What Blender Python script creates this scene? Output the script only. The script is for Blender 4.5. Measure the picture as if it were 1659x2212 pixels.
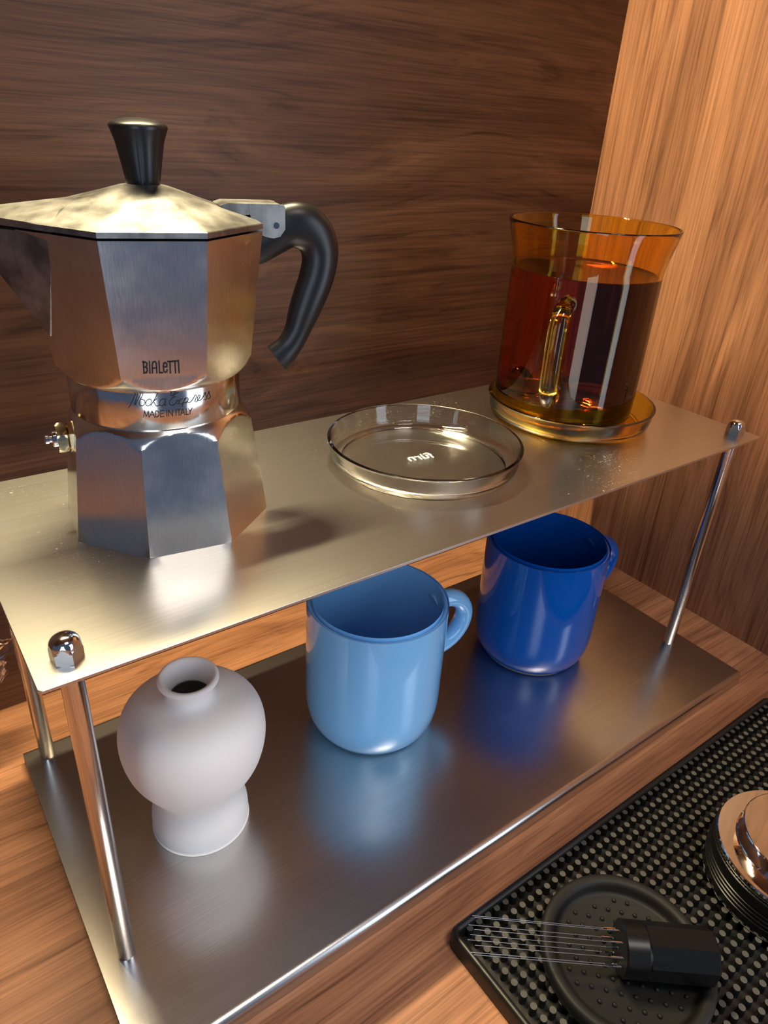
import bpy, math, random
from math import sin, cos, pi, radians, sqrt, atan2
from mathutils import Vector, Matrix, noise

S = bpy.context.scene
COL = S.collection
for o in list(bpy.data.objects):
    bpy.data.objects.remove(o, do_unlink=True)

# ------------------------------------------------------------------ camera
CAM_C = Vector((-0.0194980, -0.20123134, 0.35404871))
ROW = ((0.80731832, -0.58727035, 0.0578849),
       (-0.2410981, -0.41777808, -0.87597556),
       (0.53861751, 0.69323518, -0.47886967))
F_PX = 1535.71
camd = bpy.data.cameras.new('camera')
cam = bpy.data.objects.new('camera', camd)
COL.objects.link(cam)
cx_, cy_, cz_ = Vector(ROW[0]), -Vector(ROW[1]), -Vector(ROW[2])
cam.matrix_world = Matrix(((cx_.x, cy_.x, cz_.x, CAM_C.x), (cx_.y, cy_.y, cz_.y, CAM_C.y),
                           (cx_.z, cy_.z, cz_.z, CAM_C.z), (0, 0, 0, 1)))
camd.sensor_fit = 'VERTICAL'
camd.sensor_height = 36.0
camd.lens = F_PX / 2212.0 * 36.0
camd.clip_start = 0.01
S.camera = cam


def depth_px(p):
    v = Vector(p) - CAM_C
    z = v.dot(Vector(ROW[2]))
    return z, 829.5 + F_PX * v.dot(Vector(ROW[0])) / z, 1106 + F_PX * v.dot(Vector(ROW[1])) / z


# ------------------------------------------------------------------ light
S.view_settings.view_transform = 'Standard'
S.view_settings.look = 'None'
S.view_settings.gamma = 1.0
S.view_settings.exposure = 0.0
try:
    S.view_settings.use_curve_mapping = False
except Exception:
    pass
S.cycles.use_denoising = True
S.cycles.max_bounces = 10
S.cycles.use_adaptive_sampling = True
S.cycles.adaptive_threshold = 0.03
S.cycles.transmission_bounces = 10
S.cycles.glossy_bounces = 6
S.cycles.sample_clamp_indirect = 0.0
S.cycles.blur_glossy = 0.3

W = bpy.data.worlds.new('room_light')
S.world = W
W.use_nodes = True
W.node_tree.nodes['Background'].inputs[0].default_value = (0.44, 0.60, 1.0, 1)
W.node_tree.nodes['Background'].inputs[1].default_value = 0.14


def area(name, loc, target, sx, sy, power, col, spread=180):
    d = bpy.data.lights.new(name, 'AREA')
    d.shape = 'RECTANGLE'
    d.size, d.size_y, d.energy, d.color = sx, sy, power, col
    d.spread = radians(spread)
    o = bpy.data.objects.new(name, d)
    COL.objects.link(o)
    o.location = loc
    o.rotation_euler = (Vector(target) - Vector(loc)).to_track_quat('-Z', 'Y').to_euler()
    return o


# warm strip under the wall cupboard, hard against the back panel
led = area('under_cupboard_lamp', (0.10, 0.210, 0.700), (0.10, 0.210, 0.0), 0.30, 0.010, 7.6, (1.0, 0.84, 0.50))
# two tall glazed doors across the room, behind the photographer
area('glazed_door_light_a', (-0.66, -1.15, 0.15), (0.12, 0.05, 0.15), 0.44, 2.1, 8.5, (0.76, 0.87, 1.0))
area('glazed_door_light_b', (0.80, -1.15, 0.15), (0.15, 0.05, 0.15), 0.54, 2.1, 13.0, (0.76, 0.87, 1.0))
# added overhead fill that brightens the counter front, no known lamp
area('overhead_fill', (0.25, -0.75, 1.95), (0.25, -0.2, 0.0), 0.5, 0.5, 17.0, (1.0, 0.93, 0.85))

# ------------------------------------------------------------------ materials


def mat(name):
    m = bpy.data.materials.new(name)
    m.use_nodes = True
    nt = m.node_tree
    b = nt.nodes['Principled BSDF']
    return m, nt, b


def setp(b, **k):
    for n, v in k.items():
        n = n.replace('_', ' ')
        b.inputs[n].default_value = v


def node(nt, t, **k):
    n = nt.nodes.new(t)
    for a, v in k.items():
        setattr(n, a, v)
    return n


def plain(name, col, rough=0.5, metal=0.0, **k):
    m, nt, b = mat(name)
    setp(b, Base_Color=(*col, 1), Roughness=rough, Metallic=metal, **k)
    return m


def coords(nt, scale, rot=(0, 0, 0), loc=(0, 0, 0)):
    tc = node(nt, 'ShaderNodeTexCoord')
    mp = node(nt, 'ShaderNodeMapping')
    mp.inputs['Scale'].default_value = scale
    mp.inputs['Rotation'].default_value = rot
    mp.inputs['Location'].default_value = loc
    nt.links.new(tc.outputs['Object'], mp.inputs['Vector'])
    return mp.outputs['Vector']


def ramp(nt, fac, stops):
    r = node(nt, 'ShaderNodeValToRGB')
    el = r.color_ramp.elements
    while len(el) < len(stops):
        el.new(0.5)
    for e, (p, c) in zip(el, stops):
        e.position = p
        e.color = (*c, 1)
    nt.links.new(fac, r.inputs['Fac'])
    return r.outputs['Color']


def noise_tex(nt, vec, scale, detail=4, rough=0.55, dist=0.0):
    n = node(nt, 'ShaderNodeTexNoise')
    n.inputs['Scale'].default_value = scale
    n.inputs['Detail'].default_value = detail
    n.inputs['Roughness'].default_value = rough
    n.inputs['Distortion'].default_value = dist
    nt.links.new(vec, n.inputs['Vector'])
    return n.outputs['Fac']


def mixc(nt, fac, a, b, mode='MIX'):
    n = node(nt, 'ShaderNodeMix', data_type='RGBA', blend_type=mode)
    if isinstance(fac, float):
        n.inputs[0].default_value = fac
    else:
        nt.links.new(fac, n.inputs[0])
    for i, v in ((6, a), (7, b)):
        if isinstance(v, tuple):
            n.inputs[i].default_value = (*v, 1)
        else:
            nt.links.new(v, n.inputs[i])
    return n.outputs[2]


def bump(nt, b, h, strength, dist=0.001):
    n = node(nt, 'ShaderNodeBump')
    n.inputs['Strength'].default_value = strength
    n.inputs['Distance'].default_value = dist
    nt.links.new(h, n.inputs['Height'])
    nt.links.new(n.outputs['Normal'], b.inputs['Normal'])


def wood(name, axis, seed, rough=0.42, tint=(1, 1, 1), wav=1.0, spec=0.4, con=1.0):
    """laminate with walnut grain running along the given axis"""
    m, nt, b = mat(name)
    L = {'x': (1.3, 30, 30), 'z': (30, 30, 1.3)}[axis]
    # slow warp that bends the grain lines
    lw = {'x': (2.6, 7, 7), 'z': (7, 7, 2.6)}[axis]
    warp = noise_tex(nt, coords(nt, lw, loc=(seed, seed * 2, seed)), 1.0, 2, 0.5)
    base = coords(nt, L, loc=(seed * 3, seed, seed * 5))
    comb = node(nt, 'ShaderNodeCombineXYZ')
    mul = node(nt, 'ShaderNodeMath', operation='MULTIPLY')
    nt.links.new(warp, mul.inputs[0])
    mul.inputs[1].default_value = 5.5 * wav
    for i in ((1, 2) if axis == 'x' else (0, 1)):
        nt.links.new(mul.outputs[0], comb.inputs[i])
    add = node(nt, 'ShaderNodeVectorMath', operation='ADD')
    nt.links.new(base, add.inputs[0])
    nt.links.new(comb.outputs[0], add.inputs[1])
    v = add.outputs[0]
    big = noise_tex(nt, v, 1.0, 5, 0.62)
    rs = [(0.105, 0.046, 0.026), (0.200, 0.092, 0.050), (0.262, 0.126, 0.068), (0.345, 0.175, 0.098)]
    mean = (0.231, 0.109, 0.059)
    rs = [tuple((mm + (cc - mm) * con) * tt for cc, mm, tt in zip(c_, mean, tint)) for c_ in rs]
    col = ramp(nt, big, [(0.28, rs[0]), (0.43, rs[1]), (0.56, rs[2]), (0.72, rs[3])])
    fineL = {'x': (14, 700, 700), 'z': (700, 700, 14)}[axis]
    fine = noise_tex(nt, coords(nt, fineL, loc=(seed, 0, seed)), 1.0, 3, 0.6)
    fcol = ramp(nt, fine, [(0.30, (0.62, 0.60, 0.58)), (0.52, (1, 1, 1)), (0.75, (1.22, 1.2, 1.18))])
    midL = {'x': (3.0, 130, 130), 'z': (130, 130, 3.0)}[axis]
    mid0 = coords(nt, midL, loc=(seed * 2, seed, 0))
    mad = node(nt, 'ShaderNodeVectorMath', operation='MULTIPLY_ADD')
    nt.links.new(comb.outputs[0], mad.inputs[0])
    mad.inputs[1].default_value = (4.2, 4.2, 4.2)
    nt.links.new(mid0, mad.inputs[2])
    mid = noise_tex(nt, mad.outputs[0], 1.0, 3, 0.6)
    mcol = ramp(nt, mid, [(0.30, (0.55, 0.52, 0.50)), (0.42, (0.90, 0.89, 0.88)), (0.60, (1.06, 1.06, 1.05)), (0.75, (1.20, 1.19, 1.17))])
    c1 = mixc(nt, 1.0, col, mcol, 'MULTIPLY')
    c2 = mixc(nt, 1.0, c1, fcol, 'MULTIPLY')
    nt.links.new(c2, b.inputs['Base Color'])
    setp(b, Roughness=rough)
    b.inputs['Specular IOR Level'].default_value = spec
    bump(nt, b, fine, 0.12, 0.0004)
    return m


def steel(name, axis='x', rough=0.27, aniso=0.55, col=(0.66, 0.64, 0.61), lint=True):
    """brushed stainless sheet, brushing along the axis"""
    m, nt, b = mat(name)
    sc = {'x': (14, 2600, 2600), 'y': (2600, 14, 2600), 'z': (2600, 2600, 14)}[axis]
    fine = noise_tex(nt, coords(nt, sc), 1.0, 2, 0.5)
    cl = ramp(nt, fine, [(0.3, tuple(c * 0.90 for c in col)), (0.7, tuple(min(1, c * 1.08) for c in col))])
    if lint:
        sp = noise_tex(nt, coords(nt, (1100, 1100, 1100)), 1.0, 1, 0.5, 0.8)
        pa = noise_tex(nt, coords(nt, (11, 11, 11), loc=(3, 1, 0)), 1.0, 2, 0.5)
        pm = node(nt, 'ShaderNodeMapRange')
        nt.links.new(pa, pm.inputs[0])
        pm.inputs[1].default_value, pm.inputs[2].default_value = 0.25, 0.75
        pm.inputs[3].default_value, pm.inputs[4].default_value = 0.82, 1.10
        mu = node(nt, 'ShaderNodeMath', operation='MULTIPLY')
        nt.links.new(sp, mu.inputs[0])
        nt.links.new(pm.outputs[0], mu.inputs[1])
        spr = ramp(nt, mu.outputs[0], [(0.735, (0, 0, 0)), (0.775, (1, 1, 1))])
        cl = mixc(nt, spr, cl, (0.80, 0.76, 0.68))
        mr = node(nt, 'ShaderNodeMapRange')
        nt.links.new(spr, mr.inputs[0])
        mr.inputs[3].default_value, mr.inputs[4].default_value = 1.0, 0.35
        nt.links.new(mr.outputs[0], b.inputs['Metallic'])
    nt.links.new(cl, b.inputs['Base Color'])
    setp(b, Roughness=rough, Anisotropic=aniso)
    if not lint:
        setp(b, Metallic=1.0)
    # blur runs across the brushing
    tg = node(nt, 'ShaderNodeCombineXYZ')
    tg.inputs[{'x': 1, 'y': 0, 'z': 0}[axis]].default_value = 1.0
    nt.links.new(tg.outputs[0], b.inputs['Tangent'])
    bump(nt, b, fine, 0.10, 0.0001)
    return m


M = {}
WT = (0.95, 0.92, 0.86)
M['wall_wood'] = wood('walnut_laminate_horizontal', 'x', 1.7, 0.42, (0.64, 0.58, 0.50), wav=1.0, spec=0.3)  # same laminate as the side panel; shade on the back panel tinted in
M['side_wood'] = wood('walnut_laminate_upright', 'z', 4.3, 0.45, (1.58, 1.50, 1.38), wav=0.45, spec=0.3, con=0.55)  # tint raised so the colour carries part of the strip's light
M['counter_wood'] = wood('walnut_laminate_worktop', 'x', 7.9, 0.42, (1.60, 1.50, 1.38), wav=0.8, spec=0.3, con=0.7)  # worktop colour brightened likewise in place of lamp light
M['plate'] = steel('brushed_steel_plate', 'x', 0.325, 0.40, (0.62, 0.605, 0.58))
M['tray'] = steel('brushed_steel_tray', 'x', 0.25, 0.35, (0.60, 0.575, 0.55), lint=False)
M['post'] = steel('brushed_steel_rod', 'z', 0.18, 0.0, (0.66, 0.63, 0.61), lint=False)
M['nut'] = plain('polished_steel', (0.72, 0.70, 0.68), 0.09, 1.0)
M['needle'] = plain('needle_steel', (0.42, 0.41, 0.40), 0.30, 1.0)
M['chrome'] = plain('chrome', (0.80, 0.77, 0.74), 0.05, 1.0)


def aluminium(name, rough, mott=0.0, brushed=True, col=(0.80, 0.78, 0.75), gloss_var=0.1):
    m, nt, b = mat(name)
    fine = noise_tex(nt, coords(nt, (1900, 1900, 22)), 1.0, 2, 0.5)
    cl = ramp(nt, fine, [(0.3, tuple(c * 0.93 for c in col)), (0.7, tuple(min(1, c * 1.05) for c in col))])
    blot = noise_tex(nt, coords(nt, (60, 60, 60)), 1.0, 5, 0.6)
    if mott:
        bl = ramp(nt, blot, [(0.35, (1 - mott,) * 3), (0.65, (1, 1, 1))])
        cl = mixc(nt, 1.0, cl, bl, 'MULTIPLY')
    nt.links.new(cl, b.inputs['Base Color'])
    mr = node(nt, 'ShaderNodeMapRange')
    nt.links.new(blot, mr.inputs[0])
    mr.inputs[1].default_value, mr.inputs[2].default_value = 0.3, 0.7
    mr.inputs[3].default_value, mr.inputs[4].default_value = rough - gloss_var * 0.5, rough + gloss_var * 0.5
    nt.links.new(mr.outputs[0], b.inputs['Roughness'])
    setp(b, Metallic=1.0)
    if brushed:
        bump(nt, b, fine, 0.10, 0.0001)
    return m


M['alu'] = aluminium('brushed_aluminium', 0.21, gloss_var=0.08)
M['alu_top'] = aluminium('worn_aluminium', 0.42, 0.60, False, col=(0.46, 0.455, 0.435))
M['alu_collar'] = aluminium('polished_aluminium', 0.13, 0.06, False, gloss_var=0.06)
M['bakelite'] = plain('black_bakelite', (0.008, 0.008, 0.009), 0.34)
M['brass'] = plain('valve_brass', (0.78, 0.66, 0.42), 0.16, 1.0)
M['print'] = plain('black_print', (0.006, 0.006, 0.008), 0.5)
M['vase'] = plain('matte_bisque', (0.90, 0.865, 0.83), 0.75)
M['pale_blue'] = plain('pale_blue_glaze', (0.25, 0.60, 1.0), 0.12, Coat_Weight=0.5, Coat_Roughness=0.04)
M['cobalt'] = plain('cobalt_glaze', (0.002, 0.10, 0.48), 0.10, Coat_Weight=0.5, Coat_Roughness=0.04)
M['bisque_foot'] = plain('unglazed_foot', (0.55, 0.50, 0.45), 0.8)
M['rubber'] = plain('black_rubber', (0.007, 0.0068, 0.006), 0.40)
M['stud_top'] = plain('rubber_lamp_sheen', (0.060, 0.057, 0.049), 0.6)  # lighter rubber: lamp sheen on the stud tops put into the colour
M['silicone'] = plain('black_silicone', (0.008, 0.0076, 0.0068), 0.55, Specular_IOR_Level=0.3)
M['blackpl'] = plain('black_plastic', (0.004, 0.004, 0.0045), 0.32, Specular_IOR_Level=0.3)
M['amber'] = plain('amber_glass', (0.97, 0.675, 0.09), 0.0, Transmission_Weight=1.0, IOR=1.48)
M['clear'] = plain('clear_glass', (0.985, 0.985, 0.975), 0.0, Transmission_Weight=1.0, IOR=1.47)
M['tea'] = plain('dark_tea', (0.20, 0.045, 0.035), 0.0, Transmission_Weight=1.0, IOR=1.33)
M['emboss'] = plain('frosted_lettering', (0.92, 0.92, 0.88), 0.45)
M['film'] = plain('clear_plastic_film', (0.95, 0.95, 0.95), 0.08, Transmission_Weight=1.0, IOR=1.18)

# ------------------------------------------------------------------ mesh helpers


def obj(name, verts, faces, m, parent=None, smooth=30, loc=None, rot=None):
    me = bpy.data.meshes.new(name)
    me.from_pydata([tuple(v) for v in verts], [], faces)
    me.validate()
    import bmesh
    bm = bmesh.new()
    bm.from_mesh(me)
    bmesh.ops.remove_doubles(bm, verts=bm.verts, dist=1e-7)
    bmesh.ops.recalc_face_normals(bm, faces=bm.faces)
    bm.to_mesh(me)
    bm.free()
    if smooth:
        me.polygons.foreach_set('use_smooth', [True] * len(me.polygons))
        me.set_sharp_from_angle(angle=radians(smooth))
    me.materials.append(M[m] if isinstance(m, str) else m)
    o = bpy.data.objects.new(name, me)
    COL.objects.link(o)
    o.parent = parent
    if loc:
        o.location = loc
    if rot:
        o.rotation_euler = rot
    return o


def tag(o, label, cat=None, group=None, kind=None):
    o['label'] = label
    if cat:
        o['category'] = cat
    if group:
        o['group'] = group
    if kind:
        o['kind'] = kind
    return o


def thing(name, label, cat, loc, rz=0, group=None):
    o = bpy.data.objects.new(name, None)
    o.empty_display_size = 0.02
    COL.objects.link(o)
    o.location = loc
    o.rotation_euler = (0, 0, rz)
    return tag(o, label, cat, group)


class MB:
    def __init__(self):
        self.v, self.f = [], []

    def add(self, v, f):
        k = len(self.v)
        self.v += [tuple(p) for p in v]
        self.f += [tuple(i + k for i in q) for q in f]
        return self

    def box(self, a, b):
        x0, y0, z0 = a
        x1, y1, z1 = b
        return self.add([(x0, y0, z0), (x1, y0, z0), (x1, y1, z0), (x0, y1, z0), (x0, y0, z1), (x1, y0, z1), (x1, y1, z1), (x0, y1, z1)],
                        [(0, 3, 2, 1), (4, 5, 6, 7), (0, 1, 5, 4), (1, 2, 6, 5), (2, 3, 7, 6), (3, 0, 4, 7)])

    def rings(self, rows, close=True, caps=(True, True)):
        """rows of equal-length point rings"""
        n = len(rows[0])
        v = [p for r in rows for p in r]
        f = []
        for i in range(len(rows) - 1):
            for j in range(n if close else n - 1):
                k = (j + 1) % n
                f.append((i * n + j, i * n + k, (i + 1) * n + k, (i + 1) * n + j))
        if caps[0]:
            f.append(tuple(range(n))[::-1])
        if caps[1]:
            f.append(tuple(range((len(rows) - 1) * n, len(rows) * n)))
        return self.add(v, f)

    def lathe(self, prof, n=64, c=(0, 0, 0), caps=(False, False)):
        rows = []
        for r, z in prof:
            rows.append([(c[0] + max(r, 1e-5) * cos(2 * pi * j / n), c[1] + max(r, 1e-5) * sin(2 * pi * j / n), c[2] + z) for j in range(n)])
        return self.rings(rows, True, caps)

    def tube(self, pts, rad, n=12, closed=False, flat=None):
        """tube along a polyline; rad number or list; flat = (normal vector, ratio) gives elliptic section"""
        P = [Vector(p) for p in pts]
        m = len(P)
        R = rad if isinstance(rad, (list, tuple)) else [rad] * m
        rows = []
        up = None
        for i in range(m):
            a = P[i - 1] if (i > 0 or closed) else P[i]
            b = P[(i + 1) % m] if (i < m - 1 or closed) else P[i]
            t = (b - a).normalized()
            if flat:
                s = Vector(flat[0]).normalized()
                up = s.cross(t).normalized()
                k = flat[1]
            else:
                if up is None:
                    up = t.orthogonal().normalized()
                up = (up - t * up.dot(t)).normalized()
                s = t.cross(up)
                k = 1.0
            rows.append([P[i] + up * (R[i] * cos(2 * pi * j / n)) + s * (R[i] * k * sin(2 * pi * j / n)) for j in range(n)])
        if closed:
            rows.append(rows[0])
            return self.rings(rows, True, (False, False))
        return self.rings(rows, True, (True, True))

    def extrude(self, poly, vec):
        """polygon of 3D points extruded along vec"""
        n = len(poly)
        vec = Vector(vec)
        A = [Vector(p) for p in poly]
        return self.add(A + [p + vec for p in A],
                        [tuple(range(n))[::-1], tuple(range(n, 2 * n))] + [(i, (i + 1) % n, n + (i + 1) % n, n + i) for i in range(n)])

    def build(self, name, m, parent=None, smooth=30, **k):
        return obj(name, self.v, self.f, m, parent, smooth, **k)


def spline(pts, k=6, closed=False):
    """Catmull-Rom through tuples of any length"""
    n = len(pts)
    out = []
    rng = range(n if closed else n - 1)
    for i in rng:
        g = lambda q: pts[q % n] if closed else pts[min(max(q, 0), n - 1)]
        p0, p1, p2, p3 = g(i - 1), g(i), g(i + 1), g(i + 2)
        for s in range(k):
            t = s / k
            out.append(tuple(0.5 * (2 * b + (c - a) * t + (2 * a - 5 * b + 4 * c - d) * t * t + (3 * b - a - 3 * c + d) * t ** 3)
                             for a, b, c, d in zip(p0, p1, p2, p3)))
    if not closed:
        out.append(tuple(pts[-1]))
    return out


# ------------------------------------------------------------------ the niche
H = 0.18576          # top face of the upper plate
TZ = 0.010           # top face of the lower tray
WX, WY = 0.505, 0.218

o = MB().box((-0.9, -0.42, -0.03), (WX, WY, 0.0)).build('countertop', 'counter_wood', smooth=0)
tag(o, 'walnut wood-grain worktop under the steel shelf and the black mat', 'countertop')
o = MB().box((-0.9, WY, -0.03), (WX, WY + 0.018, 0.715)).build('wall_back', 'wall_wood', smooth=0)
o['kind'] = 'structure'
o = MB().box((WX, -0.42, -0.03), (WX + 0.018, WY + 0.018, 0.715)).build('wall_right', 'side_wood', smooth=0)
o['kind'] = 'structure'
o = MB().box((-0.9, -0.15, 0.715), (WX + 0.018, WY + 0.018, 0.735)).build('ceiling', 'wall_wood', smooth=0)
o['kind'] = 'structure'

# ------------------------------------------------------------------ two-tier steel shelf
shelf = thing('two_tier_shelf', 'two-tier brushed steel shelf on four round posts against the wood panels', 'shelf', (0, 0, 0))
L, D = 0.450, 0.1648
PT = 0.0013


def rounded_rect(x0, y0, x1, y1, r, n=5):
    out = []
    for cx, cy, a in ((x1 - r, y0 + r, -90), (x1 - r, y1 - r, 0), (x0 + r, y1 - r, 90), (x0 + r, y0 + r, 180)):
        for i in range(n + 1):
            t = radians(a + 90 * i / n)
            out.append((cx + r * cos(t), cy + r * sin(t)))
    return out


rr = rounded_rect(0, 0, L, D, 0.0016)
e = 0.0002
rows = [[(x, y, H - PT) for x, y in rr], [(x, y, H - e) for x, y in rr],
        [(x + (e if x < L / 2 else -e), y + (e if y < D / 2 else -e), H) for x, y in rr]]
MB().rings(rows).build('upper_plate', 'plate', shelf, 25)

# tray: a sheet with its long edges folded down
ty0, ty1, tx0, tx1 = -0.0406, 0.1640, 0.0004, 0.4530
r, th = 0.0042, 0.0014
prof = [(ty0, 0.0004)]
for i in range(9):
    t = pi - (pi / 2) * i / 8
    prof.append((ty0 + r + r * cos(t), TZ - r + r * sin(t)))
for i in range(9):
    t = pi / 2 - (pi / 2) * i / 8
    prof.append((ty1 - r + r * cos(t), TZ - r + r * sin(t)))
prof.append((ty1, 0.0004))
inner = [(ty1 - th, 0.0004)]
for i in range(9):
    t = (pi / 2) * i / 8
    inner.append((ty1 - r + (r - th) * cos(t), TZ - r + (r - th) * sin(t)))
for i in range(9):
    t = pi / 2 + (pi / 2) * i / 8
    inner.append((ty0 + r + (r - th) * cos(t), TZ - r + (r - th) * sin(t)))
inner.append((ty0 + th, 0.0004))
full = prof + inner
MB().rings([[(tx0, y, z) for y, z in full], [(tx1, y, z) for y, z in full]]).build('lower_tray', 'tray', shelf, 20)


def hexr(t, ap):
    """radius of a hexagon of apothem ap towards angle t"""
    a = (t + pi / 6) % (pi / 3) - pi / 6
    return ap / cos(a)


def dome_nut(parent, x, y, rz):
    n = 48
    rows = []
    ap, h = 0.0065, 0.0098
    for i, z in enumerate([0, 0.0004, 0.0006] + [0.0012 + 0.0068 * k / 14 for k in range(15)] + [0.0083, 0.0090, 0.0098, 0.0106, 0.0114, 0.0121, 0.0127, 0.0131, 0.0134, 0.0135]):
        if z <= 0.0006:
            cone = 0.0072 + z * 0.6
        elif z < 0.0080:
            cone = 0.0076
        else:
            q = (z - 0.0080) / 0.0055
            cone = 0.0069 * sqrt(max(0.0, 1 - q ** 2.3)) + 1e-5
        if 0.0058 < z < 0.0080:
            cone = min(cone, 0.0076 - (z - 0.0058) * 0.32)
        rows.append([(min(hexr(2 * pi * j / n, ap), cone) * cos(2 * pi * j / n), min(hexr(2 * pi * j / n, ap), cone) * sin(2 * pi * j / n), z) for j in range(n)])
    return MB().rings([[tuple(c * 0.76 for c in p) for p in r_] for r_ in rows]).build('dome_nut', 'nut', parent, 22, loc=(x, y, H), rot=(0, 0, rz))


ix = 0.0124
for k, (x, y) in enumerate(((ix, ix), (L - ix, ix), (ix, D - ix), (L - ix, D - ix))):
    p_ = MB().lathe([(0.0, TZ), (0.0039, TZ), (0.0041, TZ + 0.0003), (0.0041, H - PT), (0.0, H - PT)], 40, (x, y, 0)).build('post', 'post', shelf, 35)
    dome_nut(p_, x, y, radians((8, 20, 0, 12)[k]))

# ------------------------------------------------------------------ moka pot
MX, MY = 0.0823, 0.0991
moka = thing('moka_pot', 'eight-sided aluminium stovetop coffee pot with black handle and knob on the upper plate', 'coffee pot', (MX, MY, H))
N8 = 128


def oct_r(t, R, rot):
    a = (t - rot + pi / 8) % (pi / 4) - pi / 8
    return R * cos(pi / 8) / cos(a)


def pl(x, pts):
    if x <= pts[0][0]:
        return pts[0][1]
    for (a, b), (c, d) in zip(pts, pts[1:]):
        if x <= c:
            return b + (d - b) * (x - a) / (c - a)
    return pts[-1][1]


def oct_rows(zs, Rf, cap_f, rot):
    rows = []
    for z in zs:
        row = []
        for j in range(N8):
            t = rot + pi / 8 + 2 * pi * j / N8
            rr_ = min(oct_r(t, Rf(z), rot), cap_f(z))
            row.append((rr_ * cos(t), rr_ * sin(t), z))
        rows.append(row)
    return rows


# boiler
BROT = radians(-98.3)
zs = [0.0, 0.0006, 0.010, 0.020, 0.030, 0.040] + [0.0435 + 0.0006 * k for k in range(25)]
cone_b = lambda z: pl(z, [(0.0, 0.0462), (0.0006, 0.0480), (0.044, 0.0430), (0.0465, 0.0408), (0.0490, 0.0394), (0.0515, 0.0376), (0.0535, 0.0356), (0.0555, 0.0335), (0.058, 0.031)])
rows = oct_rows(zs, lambda z: pl(z, [(0, 0.0467), (0.052, 0.0399), (0.07, 0.0376)]), cone_b, BROT)
MB().rings(rows).build('boiler', 'alu', moka, 24)

# collar with rolled lip
MB().lathe([(0.030, 0.0500), (0.0322, 0.0503), (0.0338, 0.0512), (0.0347, 0.0526), (0.0350, 0.0534), (0.0358, 0.0540), (0.0361, 0.0546), (0.0361, 0.0700), (0.0357, 0.0712), (0.030, 0.0714)], 128).build('collar', 'alu_collar', moka, 28)

# upper chamber
UROT = radians(-104.0)
UD = Vector((cos(radians(-14)), sin(radians(-14)), 0))     # towards the handle
UN = Vector((-UD.y, UD.x, 0))                               # away from the camera
zs = [0.0694 + 0.0005 * k for k in range(26)] + [0.085, 0.095, 0.105, 0.115, 0.1215, 0.1240, 0.1262, 0.1278]
cone_u = lambda z: pl(z, [(0.0694, 0.0352), (0.0700, 0.0364), (0.0715, 0.0384), (0.0735, 0.0400), (0.0760, 0.0414), (0.0785, 0.0428), (0.0810, 0.0445), (0.0815, 0.06)])
Ru = lambda z: pl(z, [(0.0694, 0.0413), (0.0772, 0.0420), (0.1280, 0.0482)])
rows = oct_rows(zs, Ru, cone_u, UROT)
MB().rings(rows).build('upper_chamber', 'alu', moka, 24)


def up(u, w, z):
    """local point: u towards the handle, w towards the camera side, z up"""
    p = UD * u - UN * w
    return (p.x, p.y, z)


# pouring spout: two planes meeting in a keel
def A8(z):
    return Ru(z) * cos(pi / 8)


spt = MB()
zt = 0.1279
Jt, Jl, Md, Kl = (-0.0326, 0.0300, zt), (-0.0390, 0.0186, 0.0895), (-0.0441, 0.0184, 0.1120), (-0.0400, 0.0, 0.0860)
tip = up(-0.0635, 0, zt - 0.0010)
bk = up(-0.030, 0, 0.100)
sv0 = [up(*Jt), up(*Jl), up(*Md), up(Jt[0], -Jt[1], Jt[2]), up(Jl[0], -Jl[1], Jl[2]), up(Md[0], -Md[1], Md[2]), up(*Kl), tip, bk]
spt.add(sv0, [(0, 7, 2), (0, 2, 1), (2, 7, 1), (1, 7, 6), (3, 5, 7), (3, 4, 5), (5, 4, 7), (4, 6, 7), (0, 3, 7), (0, 1, 8), (1, 6, 8), (6, 4, 8), (4, 3, 8), (3, 0, 8)])
spt.build('spout', 'alu_top', moka, 20)

# lid with its beak over the spout
lid = MB()
lz0, lz1 = 0.1285, 0.1306
zs = [(lz0, 0.0470), (lz0 + 0.0002, 0.0484), (lz1, 0.0484), (lz1 + 0.0003, 0.0479), (0.1345, 0.0345), (0.1377, 0.0235), (0.1402, 0.0150), (0.1418, 0.0095), (0.1425, 0.0060)]
rows = []
for z, R in zs:
    k = min(1.0, max(0.0, (z - 0.131) / 0.010)) ** 1.5
    off = UD * (0.0024 * min(1, max(0, (z - 0.131) / 0.010)))
    row = []
    for j in range(N8):
        t = UROT + pi / 8 + 2 * pi * j / N8
        rr_ = oct_r(t, R, UROT) * (1 - k) + R * 0.97 * k
        row.append((off.x + rr_ * cos(t), off.y + rr_ * sin(t), z))
    rows.append(row)
lid.rings(rows)
La, Lb = up(-0.0325, 0.0300, lz1), up(-0.0325, -0.0300, lz1)
La0, Lb0 = up(-0.0325, 0.0300, lz0), up(-0.0325, -0.0300, lz0)
lt, lt0 = up(-0.0655, 0.0, lz1 + 0.0012), up(-0.0645, 0.0, lz0 + 0.0004)
rg, rg2 = up(-0.0200, 0, 0.1378), up(-0.0290, 0.0190, 0.1345)
rg3 = up(-0.0290, -0.0190, 0.1345)
lid.add([La, lt, Lb, La0, lt0, Lb0, rg, rg2, rg3],
        [(0, 7, 1), (7, 6, 1), (6, 8, 1), (8, 2, 1), (3, 4, 1, 0), (4, 5, 2, 1), (3, 5, 4), (0, 3, 5, 2, 8, 6, 7)])
lid_o = lid.build('lid', 'alu_top', moka, 14)

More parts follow.
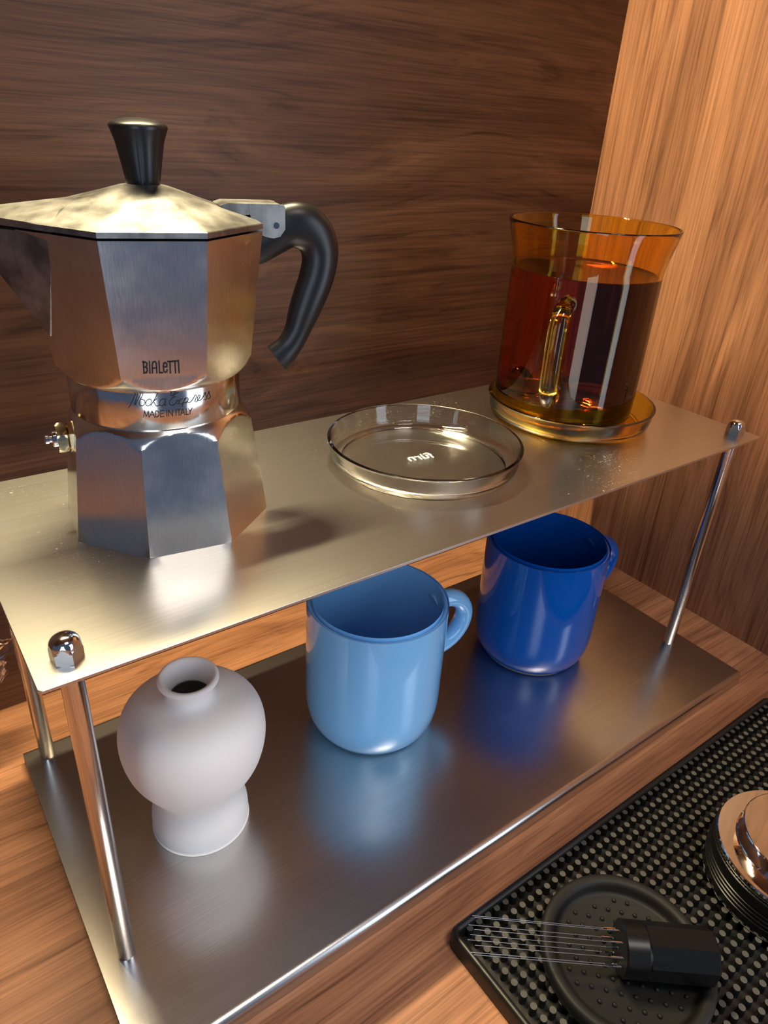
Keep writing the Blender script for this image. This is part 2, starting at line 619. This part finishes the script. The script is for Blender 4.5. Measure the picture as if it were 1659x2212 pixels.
# fluted knob
n = 96
rows = []
KO = UD * 0.0024
prof = [(0.0056, 0.1420), (0.0063, 0.1426), (0.0067, 0.1440), (0.0078, 0.1500), (0.0092, 0.1570), (0.0105, 0.1610), (0.0108, 0.1618), (0.0107, 0.1624), (0.0098, 0.1632), (0.0070, 0.1642), (0.0035, 0.1648), (0.0001, 0.1650)]
for r_, z in prof:
    am = 0.045 if 0.1426 < z < 0.1608 else 0.0
    rows.append([(KO.x + r_ * (1 - am * (1 - abs(cos(4 * (2 * pi * j / n))) ** 0.6)) * cos(2 * pi * j / n), KO.y + r_ * (1 - am * (1 - abs(cos(4 * (2 * pi * j / n))) ** 0.6)) * sin(2 * pi * j / n), z) for j in range(n)])
tag(MB().rings(rows).build('knob', 'bakelite', lid_o, 40), 'black flared knob')

# hinge bracket and pin
hb = MB()
pf = [(0.0415, 0.1365), (0.0560, 0.1365), (0.0566, 0.1359), (0.0566, 0.1272), (0.0545, 0.1243), (0.0515, 0.1236), (0.0480, 0.1243), (0.0430, 0.1262)]
for s in (0.0082, -0.0064):
    hb.extrude([up(u, s, z) for u, z in pf], Vector(up(0, -0.0018, 0)))
hb.extrude([up(u, 0.0080, z) for u, z in [(0.0300, 0.1358), (0.0330, 0.1368), (0.0545, 0.1368), (0.0545, 0.1352), (0.0440, 0.1330), (0.0380, 0.1322)]], Vector(up(0, -0.0160, 0)))
hb_o = hb.build('hinge_bracket', 'alu_top', moka, 20)
pc = up(0.0527, 0.0, 0.1287)
q = []
for s in (0.0088, -0.0088):
    q.append([(Vector(up(0.0527 + 0.0013 * cos(2 * pi * j / 16), s, 0.1287 + 0.0013 * sin(2 * pi * j / 16)))) for j in range(16)])
MB().rings(q).build('hinge_pin', 'nut', hb_o, 30)

# handle
ctr = [(0.0400, 0.1175, 0.0070), (0.0460, 0.1192, 0.0074), (0.0525, 0.1232, 0.0082), (0.0592, 0.1272, 0.0090), (0.0655, 0.1276, 0.0094), (0.0708, 0.1247, 0.0092), (0.0738, 0.1195, 0.0086), (0.0744, 0.1130, 0.0081),
       (0.0726, 0.1050, 0.0079), (0.0697, 0.0975, 0.0077), (0.0666, 0.0895, 0.0070), (0.0638, 0.0820, 0.0060), (0.0603, 0.0760, 0.0060), (0.0570, 0.0724, 0.0066), (0.0541, 0.0702, 0.0069)]
cs = spline(ctr, 5)
hd = MB().tube([up(u, 0, z) for u, z, r_ in cs], [r_ for u, z, r_ in cs], 24, flat=(UN, 0.74))
tag(hd.build('handle', 'bakelite', moka, 50), 'curved black handle')

# safety valve on the boiler
VD = Vector((cos(radians(171.7)), sin(radians(171.7)), 0))
VS = Vector((-VD.y, VD.x, 0))
VZ = 0.0420
va = 0.0378
ring_ = lambda d, fr, nn, tw=0: [tuple(VD * d + VS * (fr(2 * pi * j / nn) * cos(2 * pi * j / nn + tw)) + Vector((0, 0, VZ + fr(2 * pi * j / nn) * sin(2 * pi * j / nn + tw)))) for j in range(nn)]
sv = MB()
hx = lambda ap, cap: (lambda t: min(hexr(t, ap), cap))
sv.rings([ring_(va - 0.003, hx(0.0062, 0.009), 48), ring_(va + 0.0012, hx(0.0062, 0.009), 48), ring_(va + 0.0016, hx(0.0052, 0.009), 48)])
sv.rings([ring_(va + 0.0016, hx(0.0050, 0.009), 48), ring_(va + 0.0020, hx(0.0060, 0.0064), 48), ring_(va + 0.0030, hx(0.0060, 0.0072), 48), ring_(va + 0.0050, hx(0.0060, 0.0072), 48), ring_(va + 0.0060, hx(0.0060, 0.0064), 48), ring_(va + 0.0061, lambda t: 0.004, 48)])
rd = lambda r_: (lambda t: r_)
sv_o = sv.build('safety_valve', 'brass', moka, 25)
MB().rings([ring_(va + 0.0060, rd(0.0036), 32), ring_(va + 0.0074, rd(0.0036), 32), ring_(va + 0.0080, rd(0.0030), 32), ring_(va + 0.0081, rd(0.0014), 32), ring_(va + 0.0090, rd(0.0014), 32), ring_(va + 0.0092, rd(0.0019), 32), ring_(va + 0.0104, rd(0.0019), 32), ring_(va + 0.0110, rd(0.0010), 32)]).build('valve_tip', 'nut', sv_o, 25)

# printed lettering
SCRIPT= [[(-127.38, 63.88), (-126.12, 65.04), (-124.57, 66.77), (-122.75, 69.03), (-121.5, 70.43), (-120.77, 70.66), (-120.61, 70.17), (-121.37, 68.78), (-122.51, 66.82), (-123.37, 65.41), (-122.97, 65.34), (-121.97, 66.42), (-120.0, 68.53), (-118.54, 70.06), (-117.65, 70.61), (-117.35, 70.2), (-118.09, 69.1), (-119.32, 67.7), (-120.28, 66.31), (-120.42, 65.47), (-119.85, 64.97), (-118.77, 64.87), (-117.6, 65.35), (-116.94, 66.19), (-117.09, 67.02), (-117.94, 67.49), (-119.25, 67.65)], [(-116.97, 66.27), (-116.3, 66.44)], [(-113.98, 67.7), (-114.81, 67.54), (-115.62, 67.09), (-116.22, 66.45), (-116.49, 65.76), (-116.34, 65.19), (-115.83, 64.86), (-115.06, 64.85), (-114.21, 65.17), (-113.48, 65.73), (-113.03, 66.42), (-112.98, 67.06), (-113.32, 67.53), (-113.98, 67.7)], [(-108.42, 70.35), (-110.17, 68.46), (-112.08, 66.42), (-113.74, 64.77)], [(-112.29, 66.34), (-110.98, 67.09), (-109.76, 67.76)], [(-111.87, 66.5), (-111.09, 65.76), (-110.68, 64.96), (-109.8, 64.68), (-108.66, 65.01)], [(-105.75, 67.53), (-106.62, 67.4), (-107.46, 66.97), (-108.07, 66.34), (-108.32, 65.66), (-108.14, 65.08), (-107.59, 64.74), (-106.78, 64.7), (-105.9, 64.99), (-105.15, 65.53), (-104.7, 66.2), (-104.67, 66.85), (-105.05, 67.33), (-105.75, 67.53)], [(-104.11, 67.62), (-104.98, 66.04), (-105.4, 65.08), (-105.0, 64.75), (-104.28, 65.16)], [(-99.58, 70.14), (-100.83, 69.5), (-100.92, 68.75), (-99.79, 68.6), (-97.62, 69.23), (-95.83, 69.99), (-97.08, 70.08), (-98.86, 69.32), (-99.72, 68.48), (-99.03, 67.99), (-97.99, 67.97), (-100.13, 67.59), (-101.71, 66.56), (-102.27, 65.47), (-101.55, 64.64), (-99.89, 64.62), (-98.11, 65.39), (-97.22, 66.4)], [(-97.8, 66.16), (-96.7, 66.53), (-96.14, 65.89), (-96.55, 64.99), (-97.51, 64.78)], [(-93.74, 66.84), (-95.33, 66.53), (-96.12, 65.69), (-95.97, 64.88), (-94.97, 64.63), (-93.78, 65.09)], [(-92.05, 67.08), (-93.32, 65.27), (-94.58, 63.57)], [(-92.78, 66.13), (-91.18, 66.94), (-90.16, 66.56), (-90.6, 65.52), (-91.79, 64.84), (-92.91, 65.12)], [(-90.99, 65.22), (-89.71, 64.72), (-88.14, 65.26), (-86.53, 66.36), (-85.23, 67.49), (-84.24, 67.03), (-85.1, 65.77), (-85.7, 64.75), (-84.88, 64.42)], [(-84.88, 64.42), (-82.56, 65.68), (-81.84, 66.85), (-82.78, 67.14), (-83.73, 66.03), (-83.57, 65.0), (-82.19, 64.71), (-80.62, 65.34)], [(-80.62, 65.34), (-78.96, 66.55), (-77.73, 67.73), (-77.56, 66.5), (-76.97, 65.26), (-77.8, 64.51), (-78.91, 64.82)], [(-76.97, 65.26), (-75.8, 66.53), (-74.79, 67.74), (-74.61, 66.5), (-73.91, 65.38), (-74.67, 64.63), (-76.03, 64.66)]]
CAPS= [[(-118.63, 60.14), (-117.84, 62.74), (-117.0, 60.4), (-115.43, 62.74), (-115.45, 60.13)], [(-115.05, 60.13), (-113.2, 62.71), (-112.13, 60.08)], [(-114.32, 61.03), (-112.58, 61.0)], [(-111.44, 60.06), (-111.06, 62.66), (-109.98, 62.58), (-109.18, 62.0), (-109.06, 61.36), (-109.37, 60.7), (-110.34, 60.08), (-111.44, 60.06)], [(-106.37, 60.08), (-108.42, 60.06), (-108.06, 62.67), (-106.01, 62.68)], [(-108.23, 61.42), (-106.49, 61.44)], [(-104.56, 60.08), (-104.21, 62.69)], [(-103.49, 60.08), (-103.14, 62.68), (-100.99, 60.03), (-100.65, 62.64)], [(-98.81, 59.96), (-98.48, 62.57)], [(-97.8, 62.54), (-95.41, 62.5)], [(-96.61, 62.5), (-96.94, 59.89)], [(-96.0, 59.89), (-94.24, 62.48), (-93.12, 59.84)], [(-95.31, 60.8), (-93.59, 60.77)], [(-92.0, 62.44), (-92.33, 59.82), (-90.63, 59.78)], [(-90.76, 62.41), (-89.53, 60.98), (-87.95, 62.26)], [(-89.53, 60.98), (-89.68, 59.72)]]
BIG= [[(-7.34, 6.89), (-7.52, 2.2)], [(-7.53, 6.64), (-6.52, 6.58), (-6.14, 6.09), (-6.27, 5.17), (-6.76, 4.65), (-7.35, 4.63)], [(-6.76, 4.65), (-6.25, 4.19), (-6.26, 3.05), (-6.65, 2.31), (-7.51, 2.31)], [(-5.16, 6.76), (-5.39, 2.06)], [(-4.43, 2.1), (-4.27, 5.18), (-3.89, 6.42), (-3.12, 6.58), (-2.73, 6.0), (-2.81, 2.04)], [(-4.28, 3.98), (-2.8, 3.97)], [(-1.68, 6.65), (-1.8, 1.97), (-0.69, 1.95)], [(-0.04, 4.24), (1.02, 4.25), (1.1, 5.37), (0.73, 5.92), (0.12, 5.83), (-0.21, 4.65), (-0.2, 2.78), (0.2, 2.0), (0.87, 2.17), (1.07, 2.96)], [(1.6, 6.34), (3.28, 6.29)], [(2.37, 6.3), (2.19, 1.65)], [(3.48, 6.39), (5.1, 6.34)], [(4.21, 6.34), (4.14, 1.57)], [(5.53, 6.55), (5.47, 1.59)]]


def ribbon(mb, pts, w, fn, square=True):
    """flat stroke of width w along 2D points, mapped through fn to 3D"""
    m_ = len(pts)
    for i in range(m_ - 1):
        (x0, y0), (x1, y1) = pts[i], pts[i + 1]
        d = sqrt((x1 - x0) ** 2 + (y1 - y0) ** 2)
        if d < 1e-9:
            continue
        dx, dy = (x1 - x0) / d, (y1 - y0) / d
        ex = w * (0.5 if square else 0.3)
        ax, ay, bx, by = x0 - dx * ex, y0 - dy * ex, x1 + dx * ex, y1 + dy * ex
        nx, ny = -dy * w / 2, dx * w / 2
        lift = 0.00004 * (1 + (i % 2))
        mb.add([fn(ax + nx, ay + ny, lift), fn(ax - nx, ay - ny, lift), fn(bx - nx, by - ny, lift), fn(bx + nx, by + ny, lift)], [(0, 1, 2, 3)])


fth = radians(-104)
fn_ = Vector((cos(fth), sin(fth), 0))
ft = Vector((-fn_.y, fn_.x, 0))
fz0, fz1 = 0.263 - H, 0.3138 - H
fp0 = fn_ * (0.042 * cos(pi / 8)) + Vector((0, 0, fz0))
fp1 = fn_ * (0.0482 * cos(pi / 8)) + Vector((0, 0, fz1))
fu = (fp1 - fp0).normalized()
fN = ft.cross(fu)
fpl = lambda x, y, l: tuple(fp0 + ft * x + fu * y + fN * (0.00006 + l))
mb = MB()
for s in BIG:
    ribbon(mb, [(a * 0.001, b * 0.001) for a, b in s], 0.00058, fpl)
mb.build('brand_lettering', 'print', moka, 0)


def cyl_f(x, y, l):
    r_ = 0.0361 + 0.00006 + l
    t = x / 0.0361
    return (r_ * cos(t), r_ * sin(t), y)


mb = MB()
for s in SCRIPT:
    ss = spline([(radians(a) * 0.0361, z * 0.001) for a, z in s], 3) if len(s) > 2 else [(radians(a) * 0.0361, z * 0.001) for a, z in s]
    ribbon(mb, ss, 0.00029, cyl_f, False)
mb.build('script_lettering', 'print', moka, 0)
mb = MB()
for s in CAPS:
    ribbon(mb, [(radians(a) * 0.0361, z * 0.001) for a, z in s], 0.00029, cyl_f, False)
mb.build('capital_lettering', 'print', moka, 0)

# ------------------------------------------------------------------ glass saucers and mug


def saucer_profile(R, h, floor=0.0016, w=0.0021):
    out = [(0.0, 0.0006), (R * 0.45, 0.0006), (R * 0.80, 0.0004), (R * 0.86, 0.0), (R * 0.905, 0.0007), (R * 0.945, 0.0028), (R * 0.970, 0.0060), (R * 0.990, h - 0.0012), (R, h - 0.0004), (R - 0.0003, h)]
    inn = [(R - w * 0.7, h), (R - w, h - 0.0007), (R * 0.970 - w, 0.0064), (R * 0.945 - w, 0.0042), (R * 0.90 - w, 0.0027), (R * 0.80, 0.0023), (R * 0.45, 0.0024), (0.0, 0.0024)]
    return spline(out, 3) + spline(inn, 3)


SR, SH = 0.0552, 0.0145
clear = thing('glass_saucer', 'empty clear glass saucer in the middle of the upper plate', 'saucer', (0.2251, 0.0801, H), group='glass saucers on the shelf')
MB().lathe(saucer_profile(SR, SH), 112).build('dish', 'clear', clear, 60)
amber_s = tag(MB().lathe(saucer_profile(SR, SH), 112).build('glass_saucer', 'amber', None, 60, loc=(0.3594, 0.0899, H)),
              'amber glass saucer under the filled amber mug', 'saucer', 'glass saucers on the shelf')

tc = bpy.data.curves.new('lettering_curve', 'FONT')
tc.body = 'f\u00fcrn'
tc.size = 0.0085
tc.align_x, tc.align_y = 'CENTER', 'CENTER'
tc.extrude = 0.0002
tc.offset = 0.00004
to = bpy.data.objects.new('lettering_tmp', tc)
COL.objects.link(to)
bpy.context.view_layer.update()
tm = bpy.data.meshes.new_from_object(to.evaluated_get(bpy.context.evaluated_depsgraph_get()))
bpy.data.objects.remove(to, do_unlink=True)
vs_ = [v.co.copy() for v in tm.vertices]
fs_ = [tuple(p.vertices) for p in tm.polygons]
a = radians(-9)
w_ = max(v.x for v in vs_) - min(v.x for v in vs_)
k = 0.0160 / w_
vv = []
for v in vs_:
    x, y = -v.x * k, v.y * k
    vv.append((x * cos(a) - y * sin(a) - 0.0022, x * sin(a) + y * cos(a) + 0.0008, 0.00275 + v.z))
obj('raised_lettering', vv, fs_, 'emboss', clear, 0)

MGX, MGY, MGZ = 0.3590, 0.0965, H + 0.0025
gm = thing('glass_mug', 'tall amber glass mug with glass loop handle holding dark tea', 'mug', (MGX, MGY, MGZ))
gz = 0.1205      # rim height
out = [(0.0, 0.0012), (0.030, 0.0010), (0.0395, 0.0), (0.0430, 0.0010), (0.0452, 0.0040), (0.0460, 0.0090), (0.0463, 0.030), (0.0464, 0.060), (0.0463, 0.085), (0.0462, 0.0935), (0.0468, 0.0985), (0.0482, 0.1060), (0.0503, 0.1145), (0.0514, 0.1193), (0.0514, 0.1202), (0.0510, gz)]
w = 0.0021
inn = [(0.0503, gz), (0.0497, 0.1195), (0.0484, 0.1145), (0.0461, 0.1060), (0.0447, 0.0985), (0.0441, 0.0935), (0.0442, 0.085), (0.0443, 0.060), (0.0442, 0.030), (0.0439, 0.0110), (0.0425, 0.0068), (0.0395, 0.0050), (0.030, 0.0048), (0.0, 0.0048)]
MB().lathe(spline(out, 3) + spline(inn, 3), 112).build('body', 'amber', gm, 60)
HA = radians(-150)
hd_, ht_ = Vector((cos(HA), sin(HA), 0)), Vector((-sin(HA), cos(HA), 0))
hp = [(0.0452, 0.0790), (0.0500, 0.0800), (0.0560, 0.0790), (0.0620, 0.0760), (0.0655, 0.0705), (0.0662, 0.0620), (0.0655, 0.0500), (0.0640, 0.0380), (0.0622, 0.0290), (0.0580, 0.0245), (0.0520, 0.0240), (0.0455, 0.0250)]
hs = spline(hp, 4)
MB().tube([tuple(hd_ * u + Vector((0, 0, z))) for u, z in hs], 0.0048, 20, flat=(ht_, 1.1)).build('handle', 'amber', gm, 60)
tea_p = [(0.0, 0.0047), (0.030, 0.0047), (0.0396, 0.0049), (0.0427, 0.0068), (0.0441, 0.0110), (0.0444, 0.030), (0.0445, 0.060), (0.0444, 0.085), (0.0443, 0.0920), (0.0440, 0.0932), (0.0425, 0.0924), (0.040, 0.0921), (0.0, 0.0921)]
tag(MB().lathe(tea_p, 96).build('tea', 'tea', None, 50, loc=(MGX, MGY, MGZ)), 'dark red-brown tea filling the amber glass mug', 'drink')

# ------------------------------------------------------------------ ceramic mugs


def ceramic_mug(label, x, y, m):
    t = thing('ceramic_mug', label, 'mug', (x, y, TZ), group='ceramic mugs on the lower tray')
    R, h, w = 0.0430, 0.0932, 0.0033
    out = [(0.0, 0.0016), (0.0305, 0.0016), (0.0318, 0.0010), (0.0345, 0.0010), (0.0368, 0.0022), (0.0393, 0.0055), (0.0413, 0.0105), (0.0425, 0.0170), (0.0430, 0.0250), (R, 0.05), (R, h - 0.0030), (R - 0.0003, h - 0.0010), (R - 0.0012, h - 0.0001)]
    inn = [(R - 0.0020, h - 0.0001), (R - 0.0030, h - 0.0010), (R - w, h - 0.0030), (R - w, 0.030), (R - w - 0.002, 0.016), (R - w - 0.008, 0.0075), (0.020, 0.0055), (0.0, 0.0055)]
    MB().lathe(spline(out, 3) + spline(inn, 3), 96).build('body', m, t, 60)
    MB().lathe([(0.0300, 0.0016), (0.0306, 0.0), (0.0338, 0.0), (0.0345, 0.0011)], 72).build('foot_ring', 'bisque_foot', t, 30)
    A = radians(-10)
    d_, n_ = Vector((cos(A), sin(A), 0)), Vector((-sin(A), cos(A), 0))
    pts = [(0.0395, 0.0800), (0.0450, 0.0812), (0.0520, 0.0808), (0.0585, 0.0776), (0.0630, 0.0712), (0.0640, 0.0638), (0.0618, 0.0560), (0.0568, 0.0492), (0.0500, 0.0448), (0.0440, 0.0430), (0.0395, 0.0428)]
    sp = spline(pts, 5)
    MB().tube([tuple(d_ * u + Vector((0, 0, z))) for u, z in sp], 0.0056, 20, flat=(n_, 1.12)).build('handle', m, t, 60)
    return t


ceramic_mug('pale blue glazed mug between the white vase and the dark blue mug', 0.1954, 0.0755, 'pale_blue')
ceramic_mug('dark cobalt blue glazed mug at the right end of the lower tray', 0.3396, 0.0699, 'cobalt')

# ------------------------------------------------------------------ vase
vp = [(0.0, 0.0), (0.0240, 0.0), (0.0254, 0.0010), (0.0258, 0.0055), (0.0254, 0.0115), (0.0241, 0.0175), (0.0228, 0.0228), (0.0227, 0.0262), (0.0246, 0.0312), (0.0292, 0.0388), (0.0336, 0.0475), (0.0361, 0.0570), (0.0368, 0.0660), (0.0356, 0.0742), (0.0324, 0.0806), (0.0270, 0.0848), (0.0205, 0.0872), (0.0145, 0.0886), (0.0120, 0.0906), (0.0116, 0.0940), (0.0126, 0.0972), (0.0146, 0.0990), (0.0149, 0.1003), (0.0142, 0.1014),
      (0.0130, 0.1016), (0.0115, 0.1005), (0.0102, 0.0975), (0.0096, 0.0930), (0.0100, 0.0890), (0.0180, 0.0845), (0.0290, 0.0760), (0.0330, 0.0630), (0.0300, 0.0430), (0.0200, 0.0250), (0.0200, 0.0050), (0.0, 0.0045)]
tag(MB().lathe(spline(vp, 4), 112).build('vase', 'vase', None, 70, loc=(0.0713, 0.0633, TZ)),
    'small matte white vase with round belly and pinched waist on the lower tray', 'vase')

# ------------------------------------------------------------------ bar mat
bx0, bx1, by0, by1 = 0.1437, 0.4456, -0.2135, -0.0635
mat_t = thing('bar_mat', 'black rubber bar mat covered in round studs in front of the shelf', 'mat', ((bx0 + bx1) / 2, (by0 + by1) / 2, 0))
mc = Vector(((bx0 + bx1) / 2, (by0 + by1) / 2, 0))


def off(p):
    return (p[0] - mc.x, p[1] - mc.y, p[2])


a = rounded_rect(bx0 + 0.003, by0 + 0.003, bx1 - 0.003, by1 - 0.003, 0.002)
MB().rings([[off((x, y, 0.0003)) for x, y in a], [off((x, y, 0.003)) for x, y in a]]).build('base', 'rubber', mat_t, 30)
fr = []
for ins, z in ((0.0, 0.0), (0.0, 0.0085), (0.0006, 0.0100), (0.0020, 0.0106), (0.0034, 0.0100), (0.0040, 0.0085), (0.0046, 0.0025)):
    fr.append([off((x, y, z)) for x, y in rounded_rect(bx0 + ins, by0 + ins, bx1 - ins, by1 - ins, max(0.0055 - ins, 0.0012), 6)])
MB().rings(fr, True, (False, False)).build('rim', 'rubber', mat_t, 50)

DC = Vector((0.2050, -0.1225))
TC = Vector((0.3105, -0.1450))
studs = []
p6 = 0.00612
i0 = int((bx0 + 0.0058 - 0.3074) / p6) + 0
for i in range(-30, 30):
    x = 0.3074 + i * p6
    if not (bx0 + 0.0066 < x < bx1 - 0.0066):
        continue
    for j in range(0, 40):
        y = -0.0686 - j * p6
        if y < by0 + 0.0066:
            continue
        z, px, py = depth_px((x, y, 0.008))
        hid = (Vector((x, y)) - DC).length < 0.0385 or (Vector((x, y)) - TC).length < 0.0400
        vis = -15 < px < 1675 and -15 < py < 2230 and not hid
        studs.append((0 if vis else 1, z, x, y))
studs.sort()
sv_, sf_ = [], []
n = 10
prf = [(0.0021, 0.0028), (0.00182, 0.0080), (0.00166, 0.0084)]
mb = MB().lathe(prf, n)
mb.f.append(tuple(range(2 * n, 3 * n)))


def sheen_tops(o_):
    """paler top on every stud, lamp sheen painted into its colour"""
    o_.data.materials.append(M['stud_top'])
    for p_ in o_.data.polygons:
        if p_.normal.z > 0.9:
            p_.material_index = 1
    return o_


first = None
rest = MB()
for k, (v_, z, x, y) in enumerate(studs):
    if v_ == 0 and k < 300:
        if first is None:
            first = mb.build('stud', 'rubber', mat_t, 40, loc=off((x, y, 0)))
            sheen_tops(first)
        else:
            c = first.copy()
            COL.objects.link(c)
            c.parent = mat_t
            c.location = off((x, y, 0))
    else:
        q = off((x, y, 0))
        rest.add([(a_[0] + q[0], a_[1] + q[1], a_[2]) for a_ in mb.v], mb.f)
sheen_tops(rest.build('far_studs', 'rubber', mat_t, 40))['kind'] = 'stuff'

# ------------------------------------------------------------------ silicone dish
ZD = 0.0084
dish = thing('silicone_dish', 'round black silicone dish with dotted floor lying on the bar mat', 'dish', (DC.x, DC.y, ZD))
dp = [(0.0, 0.0), (0.0385, 0.0), (0.0400, 0.0012), (0.0405, 0.0040), (0.0404, 0.0072), (0.0396, 0.0084), (0.0384, 0.0087), (0.0366, 0.0086), (0.0352, 0.0080), (0.0342, 0.0066), (0.0334, 0.0046), (0.0326, 0.0034), (0.0312, 0.0030), (0.0, 0.0030)]
MB().lathe(dp, 112).build('body', 'silicone', dish, 45)
bm_ = MB()
ca, sa = cos(radians(12)), sin(radians(12))
for i in range(-6, 7):
    for j in range(-6, 7):
        gx, gy = (i + 0.5 * (j % 2)) * 0.0066, j * 0.0057
        x, y = gx * ca - gy * sa, gx * sa + gy * ca
        if sqrt(x * x + y * y) < 0.0290:
            bm_.lathe([(0.00115, 0.0028), (0.00110, 0.0036), (0.00080, 0.0041), (0.00035, 0.0043), (0.0, 0.0043)], 10, (x, y, 0))
bm_.build('dots', 'silicone', dish, 60)['kind'] = 'stuff'

# ------------------------------------------------------------------ needle stirring tool
Ap, Bp = Vector((0.1976, -0.1210)), Vector((0.2285, -0.1462))
RT = 0.0122
az = atan2(Bp.y - Ap.y, Bp.x - Ap.x)
tool = thing('needle_stirrer', 'black stirring tool with a fan of thin steel needles lying in the round dish', 'stirring tool', (Ap.x, Ap.y, ZD + 0.0044 + RT), az)


def xring(x, fr_, nn=48):
    return [(x, fr_(2 * pi * j / nn) * cos(2 * pi * j / nn), fr_(2 * pi * j / nn) * sin(2 * pi * j / nn)) for j in range(nn)]


hl = 0.0425
o8 = lambda R: (lambda t: R * cos(pi / 8) / cos((t + pi / 8) % (pi / 4) - pi / 8))
c_ = lambda R: (lambda t: R)
MB().rings([xring(0.0113, c_(RT * 0.96)), xring(0.0117, o8(RT * 1.01)), xring(hl - 0.001, o8(RT * 1.01)), xring(hl, o8(RT * 0.93))]).build('grip', 'blackpl', tool, 22)
MB().rings([xring(0.0, c_(RT * 0.60)), xring(0.0001, c_(RT * 0.93)), xring(0.0009, c_(RT)), xring(0.0105, c_(RT)), xring(0.0112, c_(RT * 0.96))]).build('cap', 'blackpl', tool, 30)
nd = None
random.seed(4)
for k in range(9):
    if k < 8:
        t = 2 * pi * (k + 0.35) / 8
        yy, zz = 0.0078 * cos(t), 0.0078 * sin(t)
    else:
        yy, zz = 0.0, 0.0
    ln = 0.0685 + random.uniform(-0.001, 0.001)
    n_o = MB().tube([(0.002, yy, zz), (-0.030, yy * 1.02, zz * 1.02), (-ln, yy * 1.04, zz * 1.04)], 0.00015, 6).build('needle', 'needle', tool, 50)
    co = MB()
    prf_ = []
    for s in range(11):
        prf_.append((-0.0005 - 0.0055 * s / 10, 0.00062 if s % 2 == 0 else 0.00050))
    co.rings([[(x, yy + r_ * cos(2 * pi * j / 10), zz + r_ * sin(2 * pi * j / 10)) for j in range(10)] for x, r_ in prf_])
    co.build('sleeve', 'chrome', n_o, 30)

# ------------------------------------------------------------------ tamper
tamp = thing('coffee_leveller', 'round chrome-topped coffee leveller with ribbed black side at the right edge', 'leveller', (TC.x, TC.y, ZD))
MB().lathe([(0.0, 0.0), (0.0385, 0.0), (0.0400, 0.0006), (0.0402, 0.0014), (0.0399, 0.0022), (0.0, 0.0022)], 128).build('foot_plate', 'chrome', tamp, 30)
rp = [(0.0, 0.0022), (0.0392, 0.0022)]
z = 0.0024
rp += [(0.0400, z), (0.0401, 0.0070)]
z = 0.0070
for k in range(4):
    rp += [(0.0401, z), (0.0394, z + 0.0004), (0.0394, z + 0.0009), (0.0401, z + 0.0013), (0.0401, z + 0.0026)]
    z += 0.0026
rp += [(0.0401, 0.0215), (0.0398, 0.0222), (0.0392, 0.0226), (0.0, 0.0226)]
MB().lathe(rp, 128).build('ribbed_ring', 'blackpl', tamp, 30)
kn = []
for z, r_ in ((0.0226, 0.0390), (0.0228, 0.0396), (0.0238, 0.0396), (0.0240, 0.0388)):
    kn.append([((r_ - 0.0004 * (j % 2)) * cos(2 * pi * j / 256), (r_ - 0.0004 * (j % 2)) * sin(2 * pi * j / 256), z) for j in range(256)])
MB().rings(kn).build('knurled_ring', 'blackpl', tamp, 20)
MB().lathe([(0.0, 0.0240), (0.0380, 0.0240), (0.0388, 0.0244), (0.0389, 0.0262), (0.0385, 0.0267), (0.0300, 0.0268), (0.0292, 0.0272), (0.0288, 0.0282), (0.0288, 0.0360), (0.0285, 0.0365), (0.0281, 0.0367), (0.0, 0.0367)], 128).build('chrome_top', 'chrome', tamp, 25)

# ------------------------------------------------------------------ crumpled plastic bag
bv, bf = [], []
import bmesh
bm = bmesh.new()
bmesh.ops.create_icosphere(bm, subdivisions=4, radius=1.0)
for v in bm.verts:
    d = v.co.normalized()
    nz = noise.fractal(d * 2.3 + Vector((3, 1, 7)), 1.0, 2.0, 4)
    rdg = abs(noise.noise(d * 4.0 + Vector((1, 5, 2))))
    k = 1.0 + 0.20 * nz - 0.22 * rdg
    p = Vector((d.x * 0.050 * k, d.y * 0.020 * k, d.z * 0.026 * k))
    s = max(0.0, p.x + 0.01)
    p.z += s * 0.95 * (1 if p.x > 0 else 0.3)
    p.z *= 1 - 0.25 * max(0.0, p.x / 0.05)
    v.co = p
mz = min(v.co.z for v in bm.verts)
bv = [tuple(v.co - Vector((0, 0, mz))) for v in bm.verts]
bf = [tuple(v.index for v in f.verts) for f in bm.faces]
bm.free()
tag(obj('plastic_bag', bv, bf, 'film', None, 35, loc=(-0.040, 0.187, 0.0)), 'crumpled clear plastic bag by the back panel at the left edge', 'bag')
